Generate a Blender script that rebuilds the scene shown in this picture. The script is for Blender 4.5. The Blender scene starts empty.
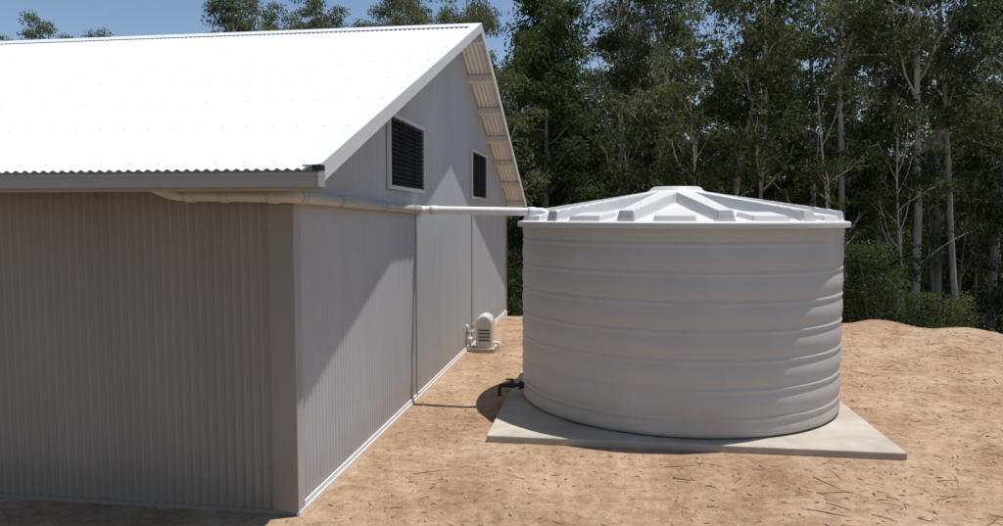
import bpy, math, random
import numpy as np
from mathutils import Vector, noise
random.seed(7); rng=np.random.default_rng(7)
S=bpy.context.scene
COL=S.collection

# ------------------------------------------------------------------ helpers
def mat(name, color, rough=.6, metal=0.0, var=.0, vscale=3.0, bump=0.0, bscale=40.0, spec=.4, color2=None, detail=6, stretch=None):
    m=bpy.data.materials.new(name); m.use_nodes=True
    nt=m.node_tree; N=nt.nodes; L=nt.links
    b=N['Principled BSDF']; b.inputs['Roughness'].default_value=rough
    b.inputs['Metallic'].default_value=metal
    b.inputs['Specular IOR Level'].default_value=spec
    c=(*color,1)
    b.inputs['Base Color'].default_value=c
    tc=N.new('ShaderNodeTexCoord')
    src=tc.outputs['Object']
    if stretch:
        mp=N.new('ShaderNodeMapping'); mp.inputs['Scale'].default_value=stretch
        L.new(src,mp.inputs['Vector']); src=mp.outputs['Vector']
    if var>0 or color2:
        n=N.new('ShaderNodeTexNoise'); n.inputs['Scale'].default_value=vscale; n.inputs['Detail'].default_value=detail
        n.inputs['Roughness'].default_value=.6
        L.new(src,n.inputs['Vector'])
        r=N.new('ShaderNodeValToRGB')
        r.color_ramp.elements[0].position=.32; r.color_ramp.elements[1].position=.68
        c2=color2 if color2 else tuple(x*(1-var) for x in color)
        r.color_ramp.elements[0].color=(*c2,1); r.color_ramp.elements[1].color=c
        L.new(n.outputs['Fac'],r.inputs['Fac']); L.new(r.outputs['Color'],b.inputs['Base Color'])
    if bump>0:
        n2=N.new('ShaderNodeTexNoise'); n2.inputs['Scale'].default_value=bscale; n2.inputs['Detail'].default_value=5
        L.new(tc.outputs['Object'],n2.inputs['Vector'])
        bp=N.new('ShaderNodeBump'); bp.inputs['Strength'].default_value=bump; bp.inputs['Distance'].default_value=.01
        L.new(n2.outputs['Fac'],bp.inputs['Height']); L.new(bp.outputs['Normal'],b.inputs['Normal'])
    return m

def mesh_obj(name, V, F, m=None, parent=None, smooth=False):
    me=bpy.data.meshes.new(name); me.from_pydata([tuple(v) for v in V],[],[tuple(f) for f in F]); me.update()
    if smooth: me.polygons.foreach_set('use_smooth',[True]*len(me.polygons))
    o=bpy.data.objects.new(name,me); COL.objects.link(o)
    if m: me.materials.append(m)
    if parent: o.parent=parent
    return o

def empty(name):
    o=bpy.data.objects.new(name,None); COL.objects.link(o); o.empty_display_size=.2; return o

class MB:   # mesh builder
    def __init__(s): s.V=[]; s.F=[]
    def box(s,x0,x1,y0,y1,z0,z1):
        b=len(s.V)
        s.V+=[(x0,y0,z0),(x1,y0,z0),(x1,y1,z0),(x0,y1,z0),(x0,y0,z1),(x1,y0,z1),(x1,y1,z1),(x0,y1,z1)]
        s.F+=[(b,b+3,b+2,b+1),(b+4,b+5,b+6,b+7),(b,b+1,b+5,b+4),(b+1,b+2,b+6,b+5),(b+2,b+3,b+7,b+6),(b+3,b,b+4,b+7)]
    def hexa(s,P):
        b=len(s.V); s.V+=[tuple(p) for p in P]
        s.F+=[(b,b+3,b+2,b+1),(b+4,b+5,b+6,b+7),(b,b+1,b+5,b+4),(b+1,b+2,b+6,b+5),(b+2,b+3,b+7,b+6),(b+3,b,b+4,b+7)]
    def tube(s,pts,rad,sides=12,caps=True):
        pts=[Vector(p) for p in pts]; n=len(pts)
        if not hasattr(rad,'__len__'): rad=[rad]*n
        b=len(s.V); up=None
        for i in range(n):
            if i==0: t=pts[1]-pts[0]
            elif i==n-1: t=pts[-1]-pts[-2]
            else: t=(pts[i+1]-pts[i]).normalized()+(pts[i]-pts[i-1]).normalized()
            t.normalize()
            if up is None:
                up=Vector((0,0,1)) if abs(t.z)<.9 else Vector((1,0,0))
            a=t.cross(up).normalized(); up=a.cross(t).normalized()
            for k in range(sides):
                w=2*math.pi*k/sides
                p=pts[i]+(a*math.cos(w)+up*math.sin(w))*rad[i]
                s.V.append((p.x,p.y,p.z))
        for i in range(n-1):
            for k in range(sides):
                k2=(k+1)%sides
                s.F.append((b+i*sides+k,b+i*sides+k2,b+(i+1)*sides+k2,b+(i+1)*sides+k))
        if caps:
            s.F.append(tuple(b+k for k in range(sides))[::-1]); s.F.append(tuple(b+(n-1)*sides+k for k in range(sides)))
    def obj(s,name,m=None,parent=None,smooth=False,bevel=0,angle=None):
        o=mesh_obj(name,s.V,s.F,m,parent,smooth)
        if bevel:
            md=o.modifiers.new('b','BEVEL'); md.width=bevel; md.segments=2; md.limit_method='ANGLE'
        return o
def bendpath(P,r=.09,n=6):
    P=[Vector(p) for p in P]; out=[P[0]]
    for i in range(1,len(P)-1):
        a=(P[i-1]-P[i]).normalized(); b=(P[i+1]-P[i]).normalized()
        s=P[i]+a*r; e=P[i]+b*r
        for k in range(n+1):
            t=k/n
            out.append(s*(1-t)**2+P[i]*2*t*(1-t)+e*t*t)
    out.append(P[-1]); return out

# ------------------------------------------------------------------ materials
M_roof=mat('roof_steel_white',(.71,.72,.735),rough=.42,var=.07,vscale=.8,spec=.4)
M_wall=mat('wall_steel_grey',(.51,.515,.52),rough=.45,var=.09,vscale=1.2,spec=.4,stretch=(1,1,.25))
M_wallf=mat('wall_steel_painted_shade',(.30,.275,.24),rough=.45,var=.18,vscale=1.2,spec=.4,stretch=(1,1,.25))  # front side darker than the gable: its shade is put into the colour
M_trim=mat('trim_offwhite',(.70,.70,.70),rough=.45,var=.06,vscale=3)
M_flash=mat('flashing_grey',(.42,.41,.39),rough=.45,var=.08,vscale=3)
M_gutter=mat('gutter_beige',(.39,.37,.335),rough=.4,var=.1,vscale=4)
M_purlin=mat('galvanised_steel',(.50,.51,.52),rough=.4,metal=.5,var=.2,vscale=9)
M_pvc=mat('pvc_pipe',(.54,.51,.46),rough=.35,var=.1,vscale=5)
M_pvcw=mat('pvc_pipe_white',(.80,.80,.79),rough=.35,var=.05,vscale=5)
M_dark=mat('louvre_dark',(.018,.018,.02),rough=.5,var=.2)
M_conc=mat('concrete',(.48,.44,.38),rough=.85,var=.0,color2=(.35,.31,.25),vscale=2.2,bump=.25,bscale=60)
M_black=mat('black_poly',(.02,.02,.022),rough=.45)
M_brass=mat('brass',(.45,.32,.12),rough=.35,metal=.9)
M_pump=mat('pump_cover',(.58,.56,.51),rough=.4,var=.08)
M_screw=mat('screw',(.68,.68,.68),rough=.4)
M_lid=mat('tank_lid_poly',(.60,.595,.58),rough=.5,var=.08,vscale=1.5,bump=.1,bscale=30)
M_tank=mat('tank_poly',(.52,.51,.485),rough=.46,var=.10,vscale=1.1,bump=.15,bscale=14,stretch=(1,1,.35))
def add_dust(m,z0,z1,col,amt=.6):
    nt=m.node_tree;N=nt.nodes;L=nt.links;b=N['Principled BSDF']
    link=b.inputs['Base Color'].links[0]; src=link.from_socket
    g=N.new('ShaderNodeNewGeometry'); sp=N.new('ShaderNodeSeparateXYZ'); L.new(g.outputs['Position'],sp.inputs[0])
    n=N.new('ShaderNodeTexNoise'); n.inputs['Scale'].default_value=5; n.inputs['Detail'].default_value=6
    L.new(g.outputs['Position'],n.inputs['Vector'])
    mr=N.new('ShaderNodeMapRange'); mr.inputs['From Min'].default_value=z0; mr.inputs['From Max'].default_value=z1
    mr.inputs['To Min'].default_value=amt; mr.inputs['To Max'].default_value=0
    L.new(sp.outputs['Z'],mr.inputs['Value'])
    mu=N.new('ShaderNodeMath'); mu.operation='MULTIPLY'; L.new(mr.outputs[0],mu.inputs[0])
    m2=N.new('ShaderNodeMath'); m2.operation='MULTIPLY'; m2.inputs[1].default_value=1.6; L.new(n.outputs['Fac'],m2.inputs[0]); L.new(m2.outputs[0],mu.inputs[1])
    mu.use_clamp=True
    mx=N.new('ShaderNodeMix'); mx.data_type='RGBA'
    L.new(mu.outputs[0],mx.inputs['Factor']); L.new(src,mx.inputs['A']); mx.inputs['B'].default_value=(*col,1)
    L.new(mx.outputs['Result'],b.inputs['Base Color'])
add_dust(M_tank,.08,.5,(.42,.30,.19),.45)
add_dust(M_wall,.0,.45,(.40,.28,.18),.5)
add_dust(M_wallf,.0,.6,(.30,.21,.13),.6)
add_dust(M_conc,-.05,.09,(.40,.27,.17),.9)

# ------------------------------------------------------------------ terrain
def softplus(x,k=1.2): return np.where(x*k>30,x,np.log1p(np.exp(np.minimum(x*k,30)))/k)
def padd(X,Y):
    d1=(Y-(18.5-.12*(X+2)))*.99
    d2=.832*(X-5.6)+.555*(Y-17.2)
    k=1.0
    return np.log(np.exp(np.clip(d1*k,-60,300))+np.exp(np.clip(d2*k,-60,300)))/k
def terr(X,Y):
    X=np.asarray(X,float);Y=np.asarray(Y,float)
    d=padd(X,Y)
    z=-np.minimum(.30*softplus(d),3.2)
    z=z+np.clip(d-50,0,130)*.12
    z=z+np.exp(-((d+.8)/1.5)**2)*(.42+.11*np.sin(X*1.3+Y*.7)+.05*np.sin(X*3.1-Y*2.2)) *np.clip((X-2.5)/3,0,1)
    w=np.clip((X+2.0)*.8,0,1)*1.0
    slab=np.clip((np.maximum(np.abs(X-.95)-2.2,np.abs(Y-9.62)-2.2))*1.2,0,1)
    z=z+w*slab*(.014*np.sin(1.7*X+.9*Y)+.012*np.sin(2.9*Y-1.3*X+1)+.008*np.sin(5.3*X+4.1*Y))
    z=z+np.where(d>3,.25*np.sin(.31*X+.2*Y)*np.sin(.23*Y-.1*X),0)
    return z
def axis(lo,hi,fine0,fine1,st):
    a=list(np.arange(fine0,fine1,st)); s=st; x=fine1
    while x<hi: a.append(x); s*=1.16; x+=s
    a.append(hi); s=st; x=fine0-st; b=[]
    while x>lo: b.append(x); s*=1.16; x-=s
    b.append(lo); return np.array(b[::-1]+a)
ax=axis(-700,700,-6,12,.1); ay=axis(-300,900,1,22,.1)
XX,YY=np.meshgrid(ax,ay); ZZ=terr(XX,YY)
for j in range(len(ay)):
    y=ay[j]
    if y<1 or y>24: continue
    for i in range(len(ax)):
        x=ax[i]
        if x<-2.3 or x>14: continue
        if -1.3<x<3.2 and 7.4<y<11.9: continue
        ZZ[j,i]+=noise.fractal(Vector((x*1.5,y*1.5,0)),1.0,2.1,4)*.018
nx,ny=len(ax),len(ay)
V=np.stack([XX.ravel(),YY.ravel(),ZZ.ravel()],1)
idx=np.arange(nx*ny).reshape(ny,nx)
Fq=np.stack([idx[:-1,:-1].ravel(),idx[:-1,1:].ravel(),idx[1:,1:].ravel(),idx[1:,:-1].ravel()],1)
def np_mesh(name,V,F,mats,matidx=None,smooth=None):
    me=bpy.data.meshes.new(name)
    me.vertices.add(len(V)); me.vertices.foreach_set('co',np.asarray(V,np.float32).ravel())
    k=F.shape[1]
    me.loops.add(F.size); me.loops.foreach_set('vertex_index',F.astype(np.int32).ravel())
    me.polygons.add(len(F)); me.polygons.foreach_set('loop_start',np.arange(0,F.size,k,dtype=np.int32))
    if matidx is not None: me.polygons.foreach_set('material_index',matidx.astype(np.int32))
    if smooth is not None: me.polygons.foreach_set('use_smooth',smooth)
    for m in mats: me.materials.append(m)
    me.update(calc_edges=True); me.validate()
    return me
gm=bpy.data.materials.new('dirt'); gm.use_nodes=True
nt=gm.node_tree;N=nt.nodes;L=nt.links;b=N['Principled BSDF'];b.inputs['Roughness'].default_value=.95;b.inputs['Specular IOR Level'].default_value=.15
g=N.new('ShaderNodeNewGeometry')
def nz(scale,det=8,rg=.62):
    n=N.new('ShaderNodeTexNoise'); n.inputs['Scale'].default_value=scale; n.inputs['Detail'].default_value=det; n.inputs['Roughness'].default_value=rg
    L.new(g.outputs['Position'],n.inputs['Vector']); return n
def ramp(n,els,out='Fac'):
    r=N.new('ShaderNodeValToRGB'); cr=r.color_ramp
    while len(cr.elements)<len(els): cr.elements.new(.5)
    for e,(p,c) in zip(cr.elements,els): e.position=p; e.color=(*c,1)
    L.new(n.outputs[out],r.inputs['Fac']); return r
def mixc(a,bb,fac,typ='MIX'):
    m=N.new('ShaderNodeMix'); m.data_type='RGBA'; m.blend_type=typ
    if isinstance(fac,float): m.inputs['Factor'].default_value=fac
    else: L.new(fac,m.inputs['Factor'])
    L.new(a,m.inputs['A']); L.new(bb,m.inputs['B']); return m.outputs['Result']
r1=ramp(nz(.55),[(.30,(.31,.195,.12)),(.5,(.425,.292,.19)),(.70,(.54,.415,.295))])
r2=ramp(nz(9,10,.75),[(.30,(.50,.45,.40)),(.55,(1,1,1)),(.75,(1.2,1.18,1.15))])
c=mixc(r1.outputs['Color'],r2.outputs['Color'],.85,'MULTIPLY')
r5=ramp(nz(2.1,6,.7),[(.36,(.74,.69,.63)),(.52,(1,1,1)),(.7,(1.12,1.10,1.06))])
c=mixc(c,r5.outputs['Color'],.8,'MULTIPLY')
r3=ramp(nz(70,3,.7),[(.33,(.45,.40,.36)),(.47,(1,1,1)),(.62,(1,1,1)),(.72,(1.3,1.3,1.3))])
c=mixc(c,r3.outputs['Color'],.75,'MULTIPLY')
vo=N.new('ShaderNodeTexVoronoi'); vo.inputs['Scale'].default_value=26; L.new(g.outputs['Position'],vo.inputs['Vector'])
rv=ramp(vo,[(.06,(.62,.55,.5)),(.16,(1,1,1))],'Distance')
c=mixc(c,rv.outputs['Color'],.45,'MULTIPLY')
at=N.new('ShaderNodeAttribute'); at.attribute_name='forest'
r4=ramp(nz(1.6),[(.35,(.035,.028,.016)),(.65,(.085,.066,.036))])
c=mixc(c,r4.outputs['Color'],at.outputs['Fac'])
L.new(c,b.inputs['Base Color'])
bp=N.new('ShaderNodeBump'); bp.inputs['Strength'].default_value=.8; bp.inputs['Distance'].default_value=.025
n5=nz(22,8,.75); L.new(n5.outputs['Fac'],bp.inputs['Height'])
bp2=N.new('ShaderNodeBump'); bp2.inputs['Strength'].default_value=.6; bp2.inputs['Distance'].default_value=.07
n6=nz(3,6,.6); L.new(n6.outputs['Fac'],bp2.inputs['Height']); L.new(bp.outputs['Normal'],bp2.inputs['Normal']); L.new(bp2.outputs['Normal'],b.inputs['Normal'])
me=np_mesh('ground',V,Fq,[gm],smooth=np.ones(len(Fq),bool))
a=me.attributes.new('forest','FLOAT','POINT')
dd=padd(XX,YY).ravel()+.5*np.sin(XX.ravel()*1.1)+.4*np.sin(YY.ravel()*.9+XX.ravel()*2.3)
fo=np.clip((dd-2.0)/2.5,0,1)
fo=np.maximum(fo,np.clip((1.0-YY.ravel()+.4*np.sin(XX.ravel()*1.7))/2.0,0,1))  # unseen dark ground near and behind the camera, added to reduce bounce light
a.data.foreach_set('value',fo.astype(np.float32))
ground=bpy.data.objects.new('ground',me); COL.objects.link(ground)

# ------------------------------------------------------------------ shed
shed=empty('farm_shed')
XW=-2.42; YF=5.41; YB=18.0; XL=-24.0
XR=-1.96; YE=4.86; YR=11.60; ZE=2.735; SL=.403
YE2=18.52
def zr(y): return ZE+SL*((y-YE) if y<=YR else (2*YR-YE-y))
ZRDG=zr(YR)
PITCH=.076; AMP=.0085; SEG=8
def waves(lo,hi):
    n=int((hi-lo)/PITCH*SEG); return np.linspace(lo,hi,n+1)
xs=waves(XL-.4,XR-.01)
w=AMP*np.cos(2*np.pi*xs/PITCH)
def sheet(name,A,B,m,nrm):
    n=len(A); V=np.concatenate([A,B]); i=np.arange(n-1)
    F=np.stack([i,i+1,i+1+n,i+n],1)
    me=np_mesh(name,V,F,[m],smooth=np.ones(n-1,bool)); o=bpy.data.objects.new(name,me); COL.objects.link(o); o.parent=shed; return o
sn=SL/math.hypot(1,SL); cs=1/math.hypot(1,SL)
def roofpts(y,sgn,off=0):
    return np.stack([xs, y-sgn*sn*(w+off), zr(y)+cs*(w+off)],1)
sheet('roof_front',roofpts(YE,1),roofpts(YR-.003,1),M_roof,None)
sheet('roof_back',roofpts(YE2,-1),roofpts(YR+.003,-1),M_roof,None)
sheet('roof_front_edge',roofpts(YE,1),roofpts(YE,1,-.006),M_gutter,None)
mb=MB()
for sg in (-1,1):
    y1=YR+sg*.22; 
    mb.hexa([(XL-.4,YR,ZRDG+.028),(XR+.004,YR,ZRDG+.028),(XR+.004,y1,zr(y1)+.014),(XL-.4,y1,zr(y1)+.014),
             (XL-.4,YR,ZRDG+.036),(XR+.004,YR,ZRDG+.036),(XR+.004,y1,zr(y1)+.022),(XL-.4,y1,zr(y1)+.022)])
mb.obj('ridge_cap',M_roof,shed)
mb=MB()
for k,y in enumerate(np.concatenate([np.arange(YE+.12,YR-.1,.93),[YR-.16]])):
    for x in np.arange(XL,XR-.05,PITCH*3):
        xx=round(x/PITCH)*PITCH; z=zr(y)+cs*AMP; r=.007
        if xx<-16: continue
        mb.box(xx-r,xx+r,y-r,y+r,z-.004,z+.004)
mb.obj('roof_screws',M_screw,shed)
BH=.135
mb=MB()
for (ya,yb) in ((YE-.01,YR),(YR,YE2+.01)):
    za,zb=zr(max(ya,YE)),zr(yb) if yb<=YE2 else zr(YE2)
    x0,x1=XR-.012,XR+.008
    mb.hexa([(x0,ya,za-BH+.03),(x1,ya,za-BH+.03),(x1,yb,zb-BH+.03),(x0,yb,zb-BH+.03),(x0,ya,za+.035),(x1,ya,za+.035),(x1,yb,zb+.035),(x0,yb,zb+.035)])
    x0,x1=XR-.13,XR-.0125
    mb.hexa([(x0,ya,za+.017),(x1,ya,za+.017),(x1,yb,zb+.017),(x0,yb,zb+.017),(x0,ya,za+.031),(x1,ya,za+.031),(x1,yb,zb+.031),(x0,yb,zb+.031)])
mb.obj('barge_capping',M_trim,shed)
mb=MB()
for y in list(np.linspace(YE+.35,YR-.25,7))+list(np.linspace(YR+.25,YE2-.35,7)):
    z=zr(y)-.02; s=SL if y<YR else -SL
    mb.hexa([(XW-.6,y-.032,z-.032*s-.11),(XR-.02,y-.032,z-.032*s-.11),(XR-.02,y+.032,z+.032*s-.11),(XW-.6,y+.032,z+.032*s-.11),
             (XW-.6,y-.032,z-.032*s),(XR-.02,y-.032,z-.032*s),(XR-.02,y+.032,z+.032*s),(XW-.6,y+.032,z+.032*s)])
mb.obj('purlins',M_trim,shed)
AW=.011
ys=waves(YF,YB); wv=AW*np.cos(2*np.pi*ys/PITCH)
ztop=np.array([zr(y)-.03 for y in ys])
A=np.stack([XW+wv-.008,ys,np.full_like(ys,.035)],1); B=np.stack([XW+wv-.008,ys,ztop],1)
sheet('gable_wall',A,B,M_wall,None)
xw=waves(XL,XW-.05); wf=AW*np.cos(2*np.pi*xw/PITCH)
A=np.stack([xw,YF+wf+.006,np.full_like(xw,.035)],1); B=np.stack([xw,YF+wf+.006,np.full_like(xw,zr(YF)-.03)],1)
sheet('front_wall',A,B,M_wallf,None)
mb=MB(); mb.box(XL,XW-.03,YB-.02,YB,.0,zr(YB)-.03); mb.box(XL-.02,XL,YF,YB,0,zr(YF)-.03); mb.obj('rear_walls',M_wall,shed)
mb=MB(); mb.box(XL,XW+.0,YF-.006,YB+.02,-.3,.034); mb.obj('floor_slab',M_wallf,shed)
mb=MB(); mb.box(XW+.001,XW+.028,YF-.022,YB+.02,-.3,.033); mb.obj('slab_edge_trim',M_trim,shed)
mb=MB()
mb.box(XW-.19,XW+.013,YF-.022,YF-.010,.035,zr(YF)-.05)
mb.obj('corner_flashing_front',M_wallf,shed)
mb=MB()
mb.box(XW+.0135,XW+.020,YF-.0225,YF+.10,.035,zr(YF)-.05)
mb.box(XW+.005,XW+.020,YB-.10,YB+.012,.035,zr(YB)-.05)
mb.obj('corner_flashing',M_flash,shed)
mb=MB()
for y in (9.16,13.2):
    mb.box(XW-.01,XW+.019,y-.022,y+.022,.036,2.44)
mb.obj('panel_joint_strip',M_flash,shed)
mb=MB(); mb.box(XW+.0,XW+.016,YF+.1,YB-.1,.036,.075); mb.obj('base_flashing',M_trim,shed)
mb=MB(); mb.box(XL-.3,XR-.02,YE+.045,YE+.06,ZE-.15,ZE+.005); mb.obj('fascia',M_flash,shed)
mb=MB()
t=.004; y0,y1=YE-.075,YE+.043; z0,z1=ZE-.125,ZE-.03
x0,x1=XL-.3,XR+.012
mb.box(x0,x1,y0,y1,z0,z0+t)
mb.box(x0,x1,y0-.001,y0+t,z0+t,z1)
mb.box(x0,x1,y1-t,y1,z0+t,z1+.01)
mb.box(x0,x1,y0-.009,y0-.0012,z1-.022,z1+.002)
mb.box(x1,x1+t,y0-.009,y1,z0-.001,z1+.002)
mb.obj('gutter',M_gutter,shed)
mb=MB(); mb.box(XL-.3,XR-.02,YE2-.04,YE2+.075,ZE-.2,ZE-.10); mb.obj('rear_gutter',M_gutter,shed)
mb=MB(); mb.box(XR-.05,XR+.012,YE-.03,YE+.05,ZE-.012,ZE+.028); mb.obj('gutter_end_bracket',M_black,shed)
mb=MB(); mb.hexa([(XL,YE+.07,ZE-.05),(XW-.02,YE+.07,ZE-.05),(XW-.02,YF-.03,ZE-.03),(XL,YF-.03,ZE-.03),
  (XL,YE+.07,ZE-.04),(XW-.02,YE+.07,ZE-.04),(XW-.02,YF-.03,ZE-.02),(XL,YF-.03,ZE-.02)]); mb.obj('eave_soffit',M_flash,shed)
def louvre(y0,y1,z0,z1,par,name):
    e=empty(name); e.parent=par
    x=XW+.008; f=.045
    mb=MB()
    mb.box(x,x+.045,y0-f,y1+f,z0-f,z0-.0005); mb.box(x,x+.045,y0-f,y1+f,z1+.0005,z1+f)
    mb.box(x,x+.044,y0-f,y0,z0,z1); mb.box(x,x+.044,y1,y1+f,z0,z1)
    mb.obj(name+'_frame',M_trim,e,bevel=.004)
    mb=MB(); mb.box(x,x+.006,y0,y1,z0,z1)
    n=int((z1-z0)/.05)
    for i in range(n):
        z=z0+(i+.5)*(z1-z0)/n
        mb.hexa([(x+.007,y0,z+.014),(x+.036,y0,z-.02),(x+.036,y1,z-.02),(x+.007,y1,z+.014),(x+.007,y0,z+.017),(x+.036,y0,z-.017),(x+.036,y1,z-.017),(x+.007,y1,z+.017)])
    for y in np.linspace(y0,y1,4)[1:-1]:
        mb.box(x+.037,x+.041,y-.008,y+.008,z0,z1)
    mb.obj(name+'_slats',M_dark,e)
louvre(7.95,9.48,2.76,3.54,shed,'louvre_window_1')
louvre(13.1,14.7,2.78,3.60,shed,'louvre_window_2')

# ------------------------------------------------------------------ downpipe to tank
dp=empty('rainwater_pipe')
r=.05
P=[(-3.30,4.93,2.64),(-3.30,5.22,2.572),(-2.335,5.22,2.556),(-2.335,9.12,2.49)]
mb=MB(); mb.tube(bendpath(P,.10),r,16)
for c0,c1 in (((-3.2,5.22,2.570),(-3.12,5.22,2.569)),((-2.52,5.22,2.559),(-2.44,5.22,2.558)),((-2.335,5.33,2.554),(-2.335,5.42,2.553)),((-2.335,8.9,2.494),(-2.335,9.0,2.492)),((-2.9,5.22,2.565),(-2.84,5.22,2.564))):
    mb.tube([c0,c1],r+.008,16)
mb.obj('pipe_wall_run',M_pvc,dp,smooth=False)
mb=MB(); P=[(-2.335,9.05,2.491),(-2.335,9.16,2.49),(-.72,9.16,2.462),(-.72,9.16,2.38)]
mb.tube(bendpath(P,.07),r+.002,16)
mb.tube([(-2.22,9.16,2.488),(-2.12,9.16,2.486)],r+.010,16); mb.tube([(-.95,9.16,2.466),(-.86,9.16,2.464)],r+.010,16)
mb.obj('pipe_tank_run',M_pvcw,dp)
mb=MB()
for y in (6.2,7.5,8.7):
    z=2.556-(y-5.22)*.0169
    mb.tube([(-2.335,y-.012,z),(-2.335,y+.012,z)],r+.006,16); mb.box(XW,-2.335,y-.012,y+.012,z-.02,z+.02)
mb.obj('pipe_clips',M_purlin,dp)
for o in dp.children:
    for p in o.data.polygons: p.use_smooth=len(p.vertices)==4

# ------------------------------------------------------------------ slab and tank
mb=MB(); mb.box(-1.22,2.99,7.50,11.80,-.12,.075); sl=mb.obj('concrete_slab',M_conc,None,bevel=.012)
tank=empty('water_tank')
TX,TY,TR=.925,9.62,1.97
zs=[];rs=[]
zb=.077; zt=2.30
rings=[.28+.305*i for i in range(7)]
for z in np.linspace(zb,zt,190):
    rr=TR
    for q in rings:
        d=z-q
        rr+=.016*math.exp(-(d/.018)**2)
    ph=((z-rings[0])/.305)%1.0
    rr+=.017*math.sin(math.pi*ph)**1.3
    if z-zb<.06: rr-=.06*(1-math.sqrt(max(0,1-((.06-(z-zb))/.06)**2)))
    zs.append(z); rs.append(rr)
zs=[zb]+zs; rs=[.01]+rs
nT=192
th=np.linspace(0,2*np.pi,nT,endpoint=False)
V=[];n=len(zs)
for z,rr in zip(zs,rs):
    wob=1+.0012*np.sin(3*th+1)+.0008*np.sin(7*th)+.0007*np.sin(5*th+z*3)+.0005*np.sin(11*th-z*5)
    V.append(np.stack([TX+rr*wob*np.cos(th),TY+rr*wob*np.sin(th),np.full(nT,z)],1))
V=np.concatenate(V); k=np.arange(nT); F=[]
for i in range(n-1): F.append(np.stack([i*nT+k,i*nT+(k+1)%nT,(i+1)*nT+(k+1)%nT,(i+1)*nT+k],1))
F=np.concatenate(F)
me=np_mesh('tank_wall',V,F,[M_tank],smooth=np.ones(len(F),bool)); o=bpy.data.objects.new('tank_wall',me); COL.objects.link(o); o.parent=tank
nT=1080; th=np.linspace(0,2*np.pi,nT,endpoint=False)
RL=TR+.065
rad=np.concatenate([[.002,.15,.28,.31],np.linspace(.34,1.60,30),np.linspace(1.62,RL,44)])
def ss(e0,e1,x):
    return np.clip((x-e0)/(e1-e0),0,1)
V=[]
front=-math.pi/2-.10
for rr in rad:
    base=2.345+(1-rr/RL)*.30
    ribtop=2.455+(1-rr/RL)*.325
    a=(th-front)/(math.pi/6)
    dr=np.abs((a-.5)-np.round(a-.5))*(math.pi/6)*rr
    hw=.075+.05*(1-rr/RL)
    m=1-ss(hw,hw+.03,dr)
    m=m*(1-ss(RL-.085,RL-.06,rr))
    db=np.abs(a-np.round(a))*(math.pi/6)*rr
    mbk=(1-ss(.20,.225,db))*ss(1.62,1.66,rr)*(1-ss(RL-.085,RL-.06,rr))
    z=base+(ribtop-base)*m
    z=np.maximum(z,base+.055*mbk)
    hub=1-ss(.30,.35,np.array(rr)); z=np.maximum(z,(2.785)*hub+z*(1-hub))
    V.append(np.stack([TX+rr*np.cos(th),TY+rr*np.sin(th),z],1))
for rr,z in ((RL+.012,2.338),(RL+.015,2.325),(RL+.015,2.285),(RL+.006,2.278),(TR-.02,2.278)):
    V.append(np.stack([TX+rr*np.cos(th),TY+rr*np.sin(th),np.full(nT,z)],1))
n=len(V);V=np.concatenate(V);k=np.arange(nT)
F=np.concatenate([np.stack([i*nT+k,(i+1)*nT+k,(i+1)*nT+(k+1)%nT,i*nT+(k+1)%nT],1) for i in range(n-1)])
me=np_mesh('tank_lid',V,F,[M_lid],smooth=np.zeros(len(F),bool)); o=bpy.data.objects.new('tank_lid',me); COL.objects.link(o); o.parent=tank
mb=MB()
ang=math.radians(191); dx,dy=math.cos(ang),math.sin(ang)
def q(d,z,s=0): return (TX+dx*d-dy*s,TY+dy*d+dx*s,z)
zv=.22
mb.tube([q(TR-.05,zv),q(TR+.05,zv)],.045,14); mb.tube([q(TR+.035,zv),q(TR+.065,zv)],.058,8)
mb.tube([q(TR+.05,zv),q(TR+.27,zv)],.026,12); mb.tube([q(TR+.12,zv),q(TR+.19,zv)],.038,10)
mb.tube([q(TR+.155,zv),q(TR+.155,zv+.07)],.013,8); qx,qy,_=q(TR+.155,0); mb.box(qx-.08,qx+.02,qy-.011,qy+.011,zv+.065,zv+.083)
mb.tube(bendpath([q(TR+.24,zv),q(TR+.32,zv),q(TR+.32,zv-.14)],.045),.025,12)
mb.obj('outlet_valve',M_black,tank)

# ------------------------------------------------------------------ pump
pump=empty('water_pump')
px,py=-2.12,12.75
mb=MB(); mb.box(px-.22,px+.22,py-.22,py+.25,-.06,.07); mb.obj('pump_base',M_conc,pump,bevel=.01)
mb=MB()
prof=[]; hw=.15; hh=.60
for i in range(15):
    a=math.pi*i/14; prof.append((-hw*math.cos(a)*1.0, .07+hh-hw+hw*math.sin(a)))
prof=[(-hw,.07)]+prof+[(hw,.07)]
for yy,sc in ((py-.16,.86),(py-.13,.97),(py-.11,1),(py+.14,1),(py+.17,.9)):
    for (u,z) in prof: mb.V.append((px+.03+u*sc,yy,.07+(z-.07)*(.5+.5*sc)))
n=len(prof)
for j in range(4):
    for i in range(n-1): mb.F.append((j*n+i,j*n+i+1,(j+1)*n+i+1,(j+1)*n+i))
mb.F.append(tuple(range(n))[::-1]); mb.F.append(tuple(4*n+i for i in range(n)))
mb.obj('pump_cover',M_pump,pump,bevel=.012)
mb=MB(); 
for z in (.2,.26,.32,.38): mb.box(px-.07,px+.13,py-.175,py-.155,z,z+.018)
mb.obj('pump_vents',M_black,pump)
mb=MB(); mb.tube(bendpath([(px-.1,py-.05,.36),(px-.24,py-.05,.36),(px-.24,py-.05,.02)],.05),.026,12)
mb.tube(bendpath([(px-.1,py-.1,.22),(px-.27,py-.1,.22),(px-.27,py-.1,.46),(px-.32,py-.1,.46)],.04),.024,12)
mb.tube([(px-.17,py-.1,.22),(px-.22,py-.1,.22)],.038,10); mb.tube([(px-.24,py-.05,.2),(px-.24,py-.05,.26)],.036,10)
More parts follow.
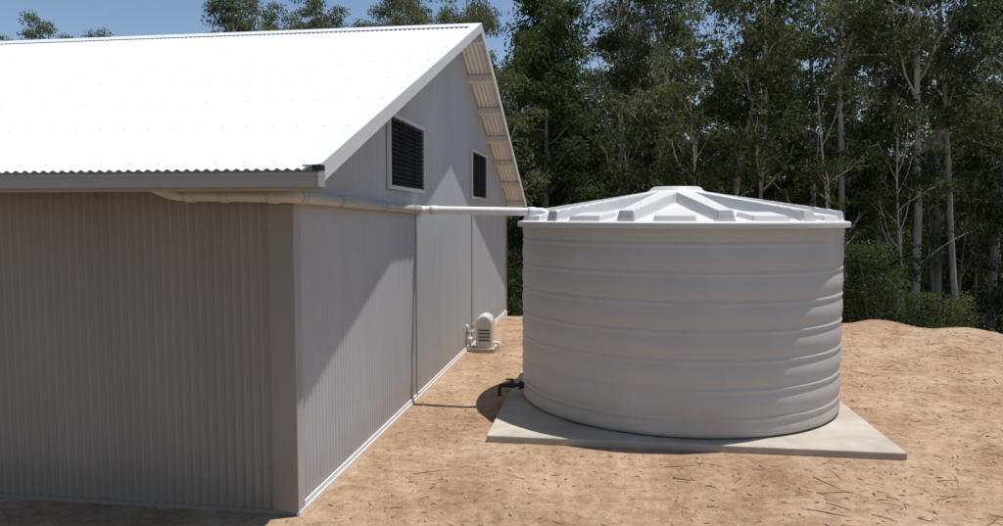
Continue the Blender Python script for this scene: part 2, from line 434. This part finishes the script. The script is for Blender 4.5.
mb.tube(bendpath([(px+.16,py,.15),(px+.28,py,.15),(px+.28,py,-.02)],.04),.024,12)
mb.obj('pump_pipes',M_pvcw,pump)
mb=MB(); mb.tube([(px-.2,py-.05,.36),(px-.2,py-.05,.43)],.012,8); mb.box(px-.25,px-.15,py-.06,py-.04,.43,.445); mb.tube([(px-.27,py-.1,.33),(px-.27,py-.16,.33)],.03,10)
mb.obj('pump_valve',M_brass,pump)

# ------------------------------------------------------------------ ground debris
def inpad(x,y):
    if x<-2.33 and y>5.3: return False
    if -1.28<x<3.14 and 7.44<y<11.86: return False
    return padd(np.array(x),np.array(y))<1
def gz(x,y): 
    z=float(terr(x,y))
    if x>-2.3: z+=noise.fractal(Vector((x*1.5,y*1.5,0)),1.0,2.1,4)*.018
    return z
V=[];F=[]
oct_=np.array([(1,0,0),(-1,0,0),(0,1,0),(0,-1,0),(0,0,1),(0,0,-1)],float)
of=[(0,2,4),(2,1,4),(1,3,4),(3,0,4),(2,0,5),(1,2,5),(3,1,5),(0,3,5)]
cnt=0
while cnt<5200:
    x=random.uniform(-3,10); y=4+random.random()**1.3*15
    if not inpad(x,y): continue
    cnt+=1; s=random.choice([.004,.005,.006,.006,.008,.011,.016,.02]); z=gz(x,y)
    P=oct_*np.array([s*random.uniform(.8,1.5),s*random.uniform(.8,1.5),s*random.uniform(.5,.9)])+rng.normal(0,s*.15,(6,3))
    a=random.random()*6.28; c_,s_=math.cos(a),math.sin(a)
    P=np.stack([P[:,0]*c_-P[:,1]*s_+x,P[:,0]*s_+P[:,1]*c_+y,P[:,2]+z+s*.2],1)
    b0=len(V); V+=list(map(tuple,P)); F+=[tuple(b0+i for i in f) for f in of]
M_peb=mat('pebble',(.50,.38,.27),rough=.9,color2=(.26,.18,.12),vscale=4)
mesh_obj('gravel',V,F,M_peb)
mb=MB(); cnt=0
centres=[(1.9,6.6),(3.2,6.3),(4.4,7.4),(5.2,8.8),(4.6,6.1),(1.0,6.9),(6.0,10.5),(2.6,5.8),(6.5,13),(4.8,12)]
while cnt<460:
    if random.random()<.35:
        cc=random.choice(centres); x=random.gauss(cc[0],.8); y=random.gauss(cc[1],.55)
    else:
        x=random.uniform(-2.2,10); y=4.4+random.random()**1.1*13.5
        if x<1 and random.random()<.55: continue
    if not inpad(x,y) or not inpad(x-.3,y) or not inpad(x,y+.3) or not inpad(x+.3,y): continue
    cnt+=1; l=random.choice([.04,.05,.06,.07,.1,.14,.2,.32]); a=random.gauss(.2,.9)
    pts=[]; n=4; cx,cy=x,y; aa=a
    for i in range(n):
        pts.append((cx,cy,gz(cx,cy)+.004)); aa+=random.uniform(-.25,.25); cx+=math.cos(aa)*l/3; cy+=math.sin(aa)*l/3
    r0=random.uniform(.0022,.0055)*(1+l)
    mb.tube(pts,[r0,r0*.9,r0*.7,r0*.3],5)
M_twig=mat('twig',(.29,.21,.15),rough=.9,color2=(.13,.09,.06),vscale=3)
mb.obj('fallen_twigs',M_twig)
V=[];F=[];cnt=0
while cnt<2600:
    if random.random()<.6:
        cx=random.uniform(-2,10); cy=4.4+random.random()**1.2*13.5
    x=random.gauss(cx,.35) if cnt else random.uniform(0,5); y=random.gauss(cy,.35) if cnt else 6
    if y<4.2 or not inpad(x,y): cnt+=.02; continue
    cnt+=1; l=random.uniform(.015,.04); w_=l*random.uniform(.2,.4); a=random.random()*6.28; z=gz(x,y)+.004
    c_,s_=math.cos(a),math.sin(a); b0=len(V)
    for u,v,h in ((-l,0,0),(0,w_,.004),(l,0,random.uniform(0,.012)),(0,-w_,.0)):
        V.append((x+u*c_-v*s_,y+u*s_+v*c_,z+h))
    F.append((b0,b0+1,b0+2,b0+3))
M_lit=mat('leaf_litter',(.28,.17,.10),rough=.85,color2=(.13,.08,.05),vscale=2)
mesh_obj('leaf_litter',V,F,M_lit)

# ------------------------------------------------------------------ vegetation
def leafmat(name,c1,c2,tr=.25):
    m=bpy.data.materials.new(name); m.use_nodes=True; nt=m.node_tree;N=nt.nodes;L=nt.links
    N.remove(N['Principled BSDF']); b=N.new('ShaderNodeBsdfDiffuse')
    g=N.new('ShaderNodeNewGeometry'); oi=N.new('ShaderNodeObjectInfo')
    a1=N.new('ShaderNodeMath'); a1.operation='MULTIPLY'; a1.inputs[1].default_value=.5; L.new(oi.outputs['Random'],a1.inputs[0])
    a2=N.new('ShaderNodeMath'); a2.operation='MULTIPLY_ADD'; a2.inputs[1].default_value=.5; L.new(g.outputs['Random Per Island'],a2.inputs[0]); L.new(a1.outputs[0],a2.inputs[2])
    r=N.new('ShaderNodeValToRGB'); r.color_ramp.elements[0].position=.1; r.color_ramp.elements[1].position=.9
    r.color_ramp.elements[0].color=(*c1,1); r.color_ramp.elements[1].color=(*c2,1)
    L.new(a2.outputs[0],r.inputs['Fac']); L.new(r.outputs['Color'],b.inputs['Color'])
    t=N.new('ShaderNodeBsdfTranslucent'); L.new(r.outputs['Color'],t.inputs['Color'])
    mx=N.new('ShaderNodeMixShader'); mx.inputs[0].default_value=tr
    L.new(b.outputs[0],mx.inputs[1]); L.new(t.outputs[0],mx.inputs[2]); L.new(mx.outputs[0],N['Material Output'].inputs['Surface'])
    return m
M_leaf=leafmat('gum_leaves',(.088,.108,.046),(.225,.235,.115),.35)
M_leafd=leafmat('sheoak_needles',(.042,.062,.024),(.10,.13,.048),.35)
M_leafb=leafmat('understory_leaves',(.045,.062,.024),(.13,.145,.06),.35)
M_bark=mat('gum_bark_pale',(.68,.62,.54),rough=.85,color2=(.40,.34,.27),vscale=2.2,stretch=(2,2,.35))
M_barkd=mat('gum_bark_dark',(.30,.25,.20),rough=.9,color2=(.14,.11,.085),vscale=4,stretch=(2,2,.3))

def leaves(cent,rad,cnt,size,R,droop=.6,flat=.6):
    tot=int(sum(cnt)); C=np.repeat(cent,cnt,axis=0); RR=np.repeat(rad,cnt)
    d=R.normal(0,1,(tot,3)); d/=np.linalg.norm(d,axis=1)[:,None]; d*=(R.random(tot)**.5)[:,None]
    P=C+d*RR[:,None]*np.array([1,1,flat])
    ax_=R.normal(0,1,(tot,3)); ax_/=np.linalg.norm(ax_,axis=1)[:,None]; ax_[:,2]-=droop*1.4; ax_/=np.linalg.norm(ax_,axis=1)[:,None]
    s=R.normal(0,1,(tot,3)); s=np.cross(ax_,s); s/=np.linalg.norm(s,axis=1)[:,None]
    l=size*R.uniform(.6,1.4,tot)[:,None]; w_=l*R.uniform(.15,.27,tot)[:,None]
    nn=np.cross(ax_,s)
    return np.stack([P,P+ax_*l*.5+s*w_,P+ax_*l+nn*l*.15,P+ax_*l*.5-s*w_],1).reshape(-1,3)
def make_tree(name,seed,H,leafm,barkm,nl=13,t0=.38,spread=1.0,size=.2,lpc=260,crad=.75,r0=.17,style='gum'):
    R=np.random.default_rng(seed); rnd=random.Random(seed); mb=MB()
    npt=14; pts=[]; x=y=0; lx,ly=rnd.uniform(-.05,.05),rnd.uniform(-.05,.05)
    for i in range(npt):
        pts.append(Vector((x,y,H*.96*i/(npt-1)-(.6 if i==0 else 0)))); lx+=rnd.uniform(-.04,.04); ly+=rnd.uniform(-.04,.04)
        x+=lx*H/npt; y+=ly*H/npt
    rr=[r0*(1-.85*i/(npt-1))+.01 for i in range(npt)]; rr[0]*=1.35
    mb.tube(pts,rr,8,caps=False)
    C=[];CR=[]
    def at(t):
        f=t*(npt-1); i=min(int(f),npt-2); return pts[i].lerp(pts[i+1],f-i), rr[i]+(rr[i+1]-rr[i])*(f-i)
    az=rnd.random()*6.28
    for j in range(nl):
        t=t0+(1-t0-.04)*((j+rnd.random()*.8)/nl); az+=2.4+rnd.uniform(-.6,.6)
        p,pr=at(t)
        if style=='oak': Lb=H*(.24*(1-t)+.05)*spread*rnd.uniform(.75,1.2); el=rnd.uniform(.2,.7)
        else: Lb=H*(.22*(1-t)**.8+.06)*spread*rnd.uniform(.6,1.35); el=rnd.uniform(.45,1.15)
        n=6; q=[p]; a=az; e=el; pos=p.copy()
        for i in range(n):
            a+=rnd.uniform(-.4,.4); e+=rnd.uniform(-.28,.32); e=max(-.1,min(1.3,e))
            pos=pos+Vector((math.cos(a)*math.cos(e),math.sin(a)*math.cos(e),math.sin(e)))*(Lb/n); q.append(pos.copy())
        rb=min(pr*.5,.05*Lb/3+.012); mb.tube(q,[rb*(1-.8*i/n)+.005 for i in range(n+1)],6,caps=False)
        ends=[q[-1]]
        for k in range(rnd.randint(3,6)):
            f=rnd.uniform(.3,.97)*n; i=min(int(f),n-1); s=q[i].lerp(q[i+1],f-i)
            a2=a+rnd.uniform(-1.5,1.5); e2=rnd.uniform(.0,1.1); L2=Lb*rnd.uniform(.2,.42); ps=s.copy(); qq=[s]
            for ii in range(3):
                a2+=rnd.uniform(-.4,.4); e2+=rnd.uniform(-.3,.3)
                ps=ps+Vector((math.cos(a2)*math.cos(e2),math.sin(a2)*math.cos(e2),math.sin(e2)))*(L2/3); qq.append(ps.copy())
            r2=rb*.4; mb.tube(qq,[r2,r2*.75,r2*.5,.004],5,caps=False)
            ends.append(ps.copy()); 
            if rnd.random()<.4: ends.append(qq[1].lerp(qq[2],.5)+Vector((rnd.uniform(-.3,.3),rnd.uniform(-.3,.3),.1)))
        for e_ in ends:
            m_=rnd.choice([1,1,2])
            for _ in range(m_):
                C.append((e_.x+rnd.uniform(-.4,.4),e_.y+rnd.uniform(-.4,.4),e_.z+rnd.uniform(-.4,.2))); CR.append(crad*rnd.uniform(.45,1.2))
    C.append(tuple(pts[-1])); CR.append(crad*.8)
    C=np.array(C);CR=np.array(CR)
    cn=np.maximum(12,(lpc*(CR/crad)**2).astype(int))
    LV=leaves(C,CR,cn,size,R,droop=.6 if style=='gum' else .2,flat=.6)
    nb=len(mb.V); nf=len(mb.F)
    V=np.concatenate([np.array(mb.V),LV]); nlv=len(LV)//4
    F=np.concatenate([np.array(mb.F),nb+np.arange(nlv*4).reshape(-1,4)]); mi=np.concatenate([np.zeros(nf),np.ones(nlv)])
    return np_mesh(name,V,F,[barkm,leafm],mi,smooth=np.concatenate([np.ones(nf,bool),np.zeros(nlv,bool)]))
def make_bush(name,seed,H,Wd,nc,lpc,size,leafm):
    R=np.random.default_rng(seed); rnd=random.Random(seed); mb=MB(); C=[];CR=[]
    for j in range(nc):
        a=rnd.random()*6.28; h=H*rnd.random()**.8; rr_=Wd*math.sqrt(rnd.random())*(1-.55*(h/H))
        c=Vector((math.cos(a)*rr_,math.sin(a)*rr_,h)); C.append(tuple(c)); CR.append(rnd.uniform(.25,.7))
        if j%3==0:
            m_=Vector((c.x*.4,c.y*.4,h*.5)); mb.tube([Vector((c.x*.1,c.y*.1,-.3)),m_,c],[.03,.02,.006],5,caps=False)
    C=np.array(C);CR=np.array(CR);cn=(lpc*(CR/.55)**2).astype(int)
    LV=leaves(C,CR,cn,size,R,droop=.1,flat=.75)
    nb=len(mb.V);nf=len(mb.F);V=np.concatenate([np.array(mb.V),LV]);nlv=len(LV)//4
    F=np.concatenate([np.array(mb.F),nb+np.arange(nlv*4).reshape(-1,4)])
    return np_mesh(name,V,F,[M_barkd,leafm],np.concatenate([np.zeros(nf),np.ones(nlv)]),smooth=np.zeros(len(F),bool))
gums=[make_tree('gum%d'%i,100+i,20,M_leaf,M_bark if i!=3 else M_barkd,nl=[14,16,14,17,14,16][i],t0=[.50,.42,.38,.30,.55,.36][i],size=.18,lpc=95,crad=[.66,.62,.68,.60,.64,.64][i],r0=[.16,.18,.15,.17,.14,.16][i],spread=[1,.85,1.1,.8,.8,.95][i]) for i in range(6)]
oaks=[make_tree('oak%d'%i,200+i,14,M_leafd,M_barkd,nl=28,t0=.10,spread=.9,size=.18,lpc=115,crad=.68,r0=.12,style='oak') for i in range(2)]
saps=[make_tree('sap%d'%i,400+i,9,[M_leafb,M_leaf,M_leafb][i],[M_bark,M_bark,M_barkd][i],nl=[13,11,16][i],t0=[.3,.4,.2][i],size=.15,lpc=46,crad=.45,r0=.055,spread=1.15) for i in range(3)]
bushes=[make_bush('bush%d'%i,300+i,[2.4,3.6,1.5][i],[1.5,1.3,1.7][i],[28,34,24][i],80,.14,[M_leafb,M_leafd,M_leafb][i]) for i in range(3)]
def place(me,name,x,y,s,parent=None,rz=None,dz=0,sz=None):
    o=bpy.data.objects.new(name,me); COL.objects.link(o)
    o.location=(x,y,float(terr(x,y))+dz); o.scale=(s,s,sz if sz else s); o.rotation_euler=(random.uniform(-.05,.05),random.uniform(-.05,.05),random.random()*6.28 if rz is None else rz)
    if parent: o.parent=parent
    return o
def pol(a,D): a=math.radians(a); return math.sin(a)*D,math.cos(a)*D
forest=empty('forest_trees')
R_=random.Random(5)
for a,D,mi,s in ((4.2,33,1,.95),(8.6,28,2,.92),(13.0,35,0,1.0),(17.8,28,4,.95),(21.9,26.5,0,.88),(19.6,33,1,.95),(24.6,30,4,.85),(27.5,27,5,.85),(-1.0,36,2,.95),(6.5,38,4,1.0),(26.2,36,1,1.05),(33,32,1,1),(15.4,31,2,.9),(1.4,31,4,.9),(23.3,34,2,1.0),(20.9,30,4,.95)):
    x,y=pol(a,D); place(gums[mi],'eucalyptus_tree',x,y,s)
for a,D,s in ((-4.8,28,1.0),(-7.6,31,1.1),(-2.2,33,.85)):
    x,y=pol(a,D); place(oaks[0 if a<-5 else 1],'sheoak_tree',x,y,s)
for D0,D1,n,smin,smax in ((38,46,13,.65,.9),(46,56,19,.65,.9),(58,72,30,.65,.92)):
    for i in range(n):
        a=-9+ (48)*(i+R_.random())/n; D=R_.uniform(D0,D1); x,y=pol(a,D)
        if padd(np.array(x),np.array(y))<4: continue
        if R_.random()<.2: place(R_.choice(oaks),'oak_inst',x,y,R_.uniform(.7,1.0),forest)
        else: place(R_.choice(gums),'gum_inst',x,y,R_.uniform(smin,smax),forest)
for i in range(38):
    a=-8+44*(i+R_.random())/38; D=R_.uniform(23,44); x,y=pol(a,D)
    if padd(np.array(x),np.array(y))<5: continue
    place(R_.choice(saps),'sapling_inst',x,y,R_.uniform(.7,1.35),forest)
for a,D,H in ((-43.5,62,18.5),(-42.3,70,19.5),(-41.2,66,19),(-39.2,60,20),(-37.6,64,20.5),(-36.2,66,19),(-32.6,66,18),(-30.2,62,21.5),(-28,58,22),(-25.8,60,24),(-23.3,62,23),(-21,60,24),(-18.6,66,22.5),(-16.2,60,24),(-13.5,56,23.5),(-11,60,25),(-9,50,21),(-46,60,17),(-50,60,18),(-27,75,25),(-24.5,66,24),(-14,75,27)):
    x,y=pol(a,D); place(R_.choice([gums[0],gums[1],gums[5],gums[2]]),'gum_inst',x,y,H/20,forest)
under=empty('understory_shrubs')
for i in range(85):
    a=-9+48*R_.random(); D=R_.uniform(24,62); x,y=pol(a,D)
    d=float(padd(np.array(x),np.array(y)))
    if d<6: continue
    place(R_.choice(bushes),'shrub_inst',x,y,R_.uniform(.7,1.3)*(1.9 if D>42 else 1),under)
for i in range(30):
    a=-9+46*R_.random(); D=16; lim=R_.uniform(2.8,8)
    while D<40:
        x,y=pol(a,D)
        if float(padd(np.array(x),np.array(y)))>lim: break
        D+=.4
    place(R_.choice(bushes),'shrub_inst',x,y,R_.uniform(.35,.9),under)

# ------------------------------------------------------------------ light, sky, camera
sv=Vector((.22,.10,1)).normalized()
el=math.asin(sv.z); azr=math.atan2(sv.x,sv.y)
sd=bpy.data.lights.new('sun','SUN'); sd.energy=5.0; sd.angle=math.radians(.5); sd.color=(1,.97,.925)
so=bpy.data.objects.new('sun',sd); COL.objects.link(so); so.rotation_euler=(-sv).to_track_quat('-Z','Y').to_euler(); so.location=(0,0,30)
W=bpy.data.worlds.new('World'); S.world=W; W.use_nodes=True
nt=W.node_tree; sk=nt.nodes.new('ShaderNodeTexSky'); sk.sky_type='NISHITA'; sk.sun_disc=False; sk.sun_elevation=el; sk.sun_rotation=azr
sk.air_density=1.0; sk.dust_density=.4; sk.ozone_density=1.8
bg=nt.nodes['Background']; bg.inputs['Strength'].default_value=.11; nt.links.new(sk.outputs[0],bg.inputs['Color'])
cd=bpy.data.cameras.new('camera'); cam=bpy.data.objects.new('camera',cd); COL.objects.link(cam)
cd.sensor_width=36; cd.lens=25.99; cd.clip_end=3000; cd.clip_start=.05
cam.location=(0,0,2.4); cam.rotation_euler=(math.radians(90-3.64),0,math.radians(8.02))
S.camera=cam
S.view_settings.view_transform='Standard'; S.view_settings.look='None'; S.view_settings.exposure=0
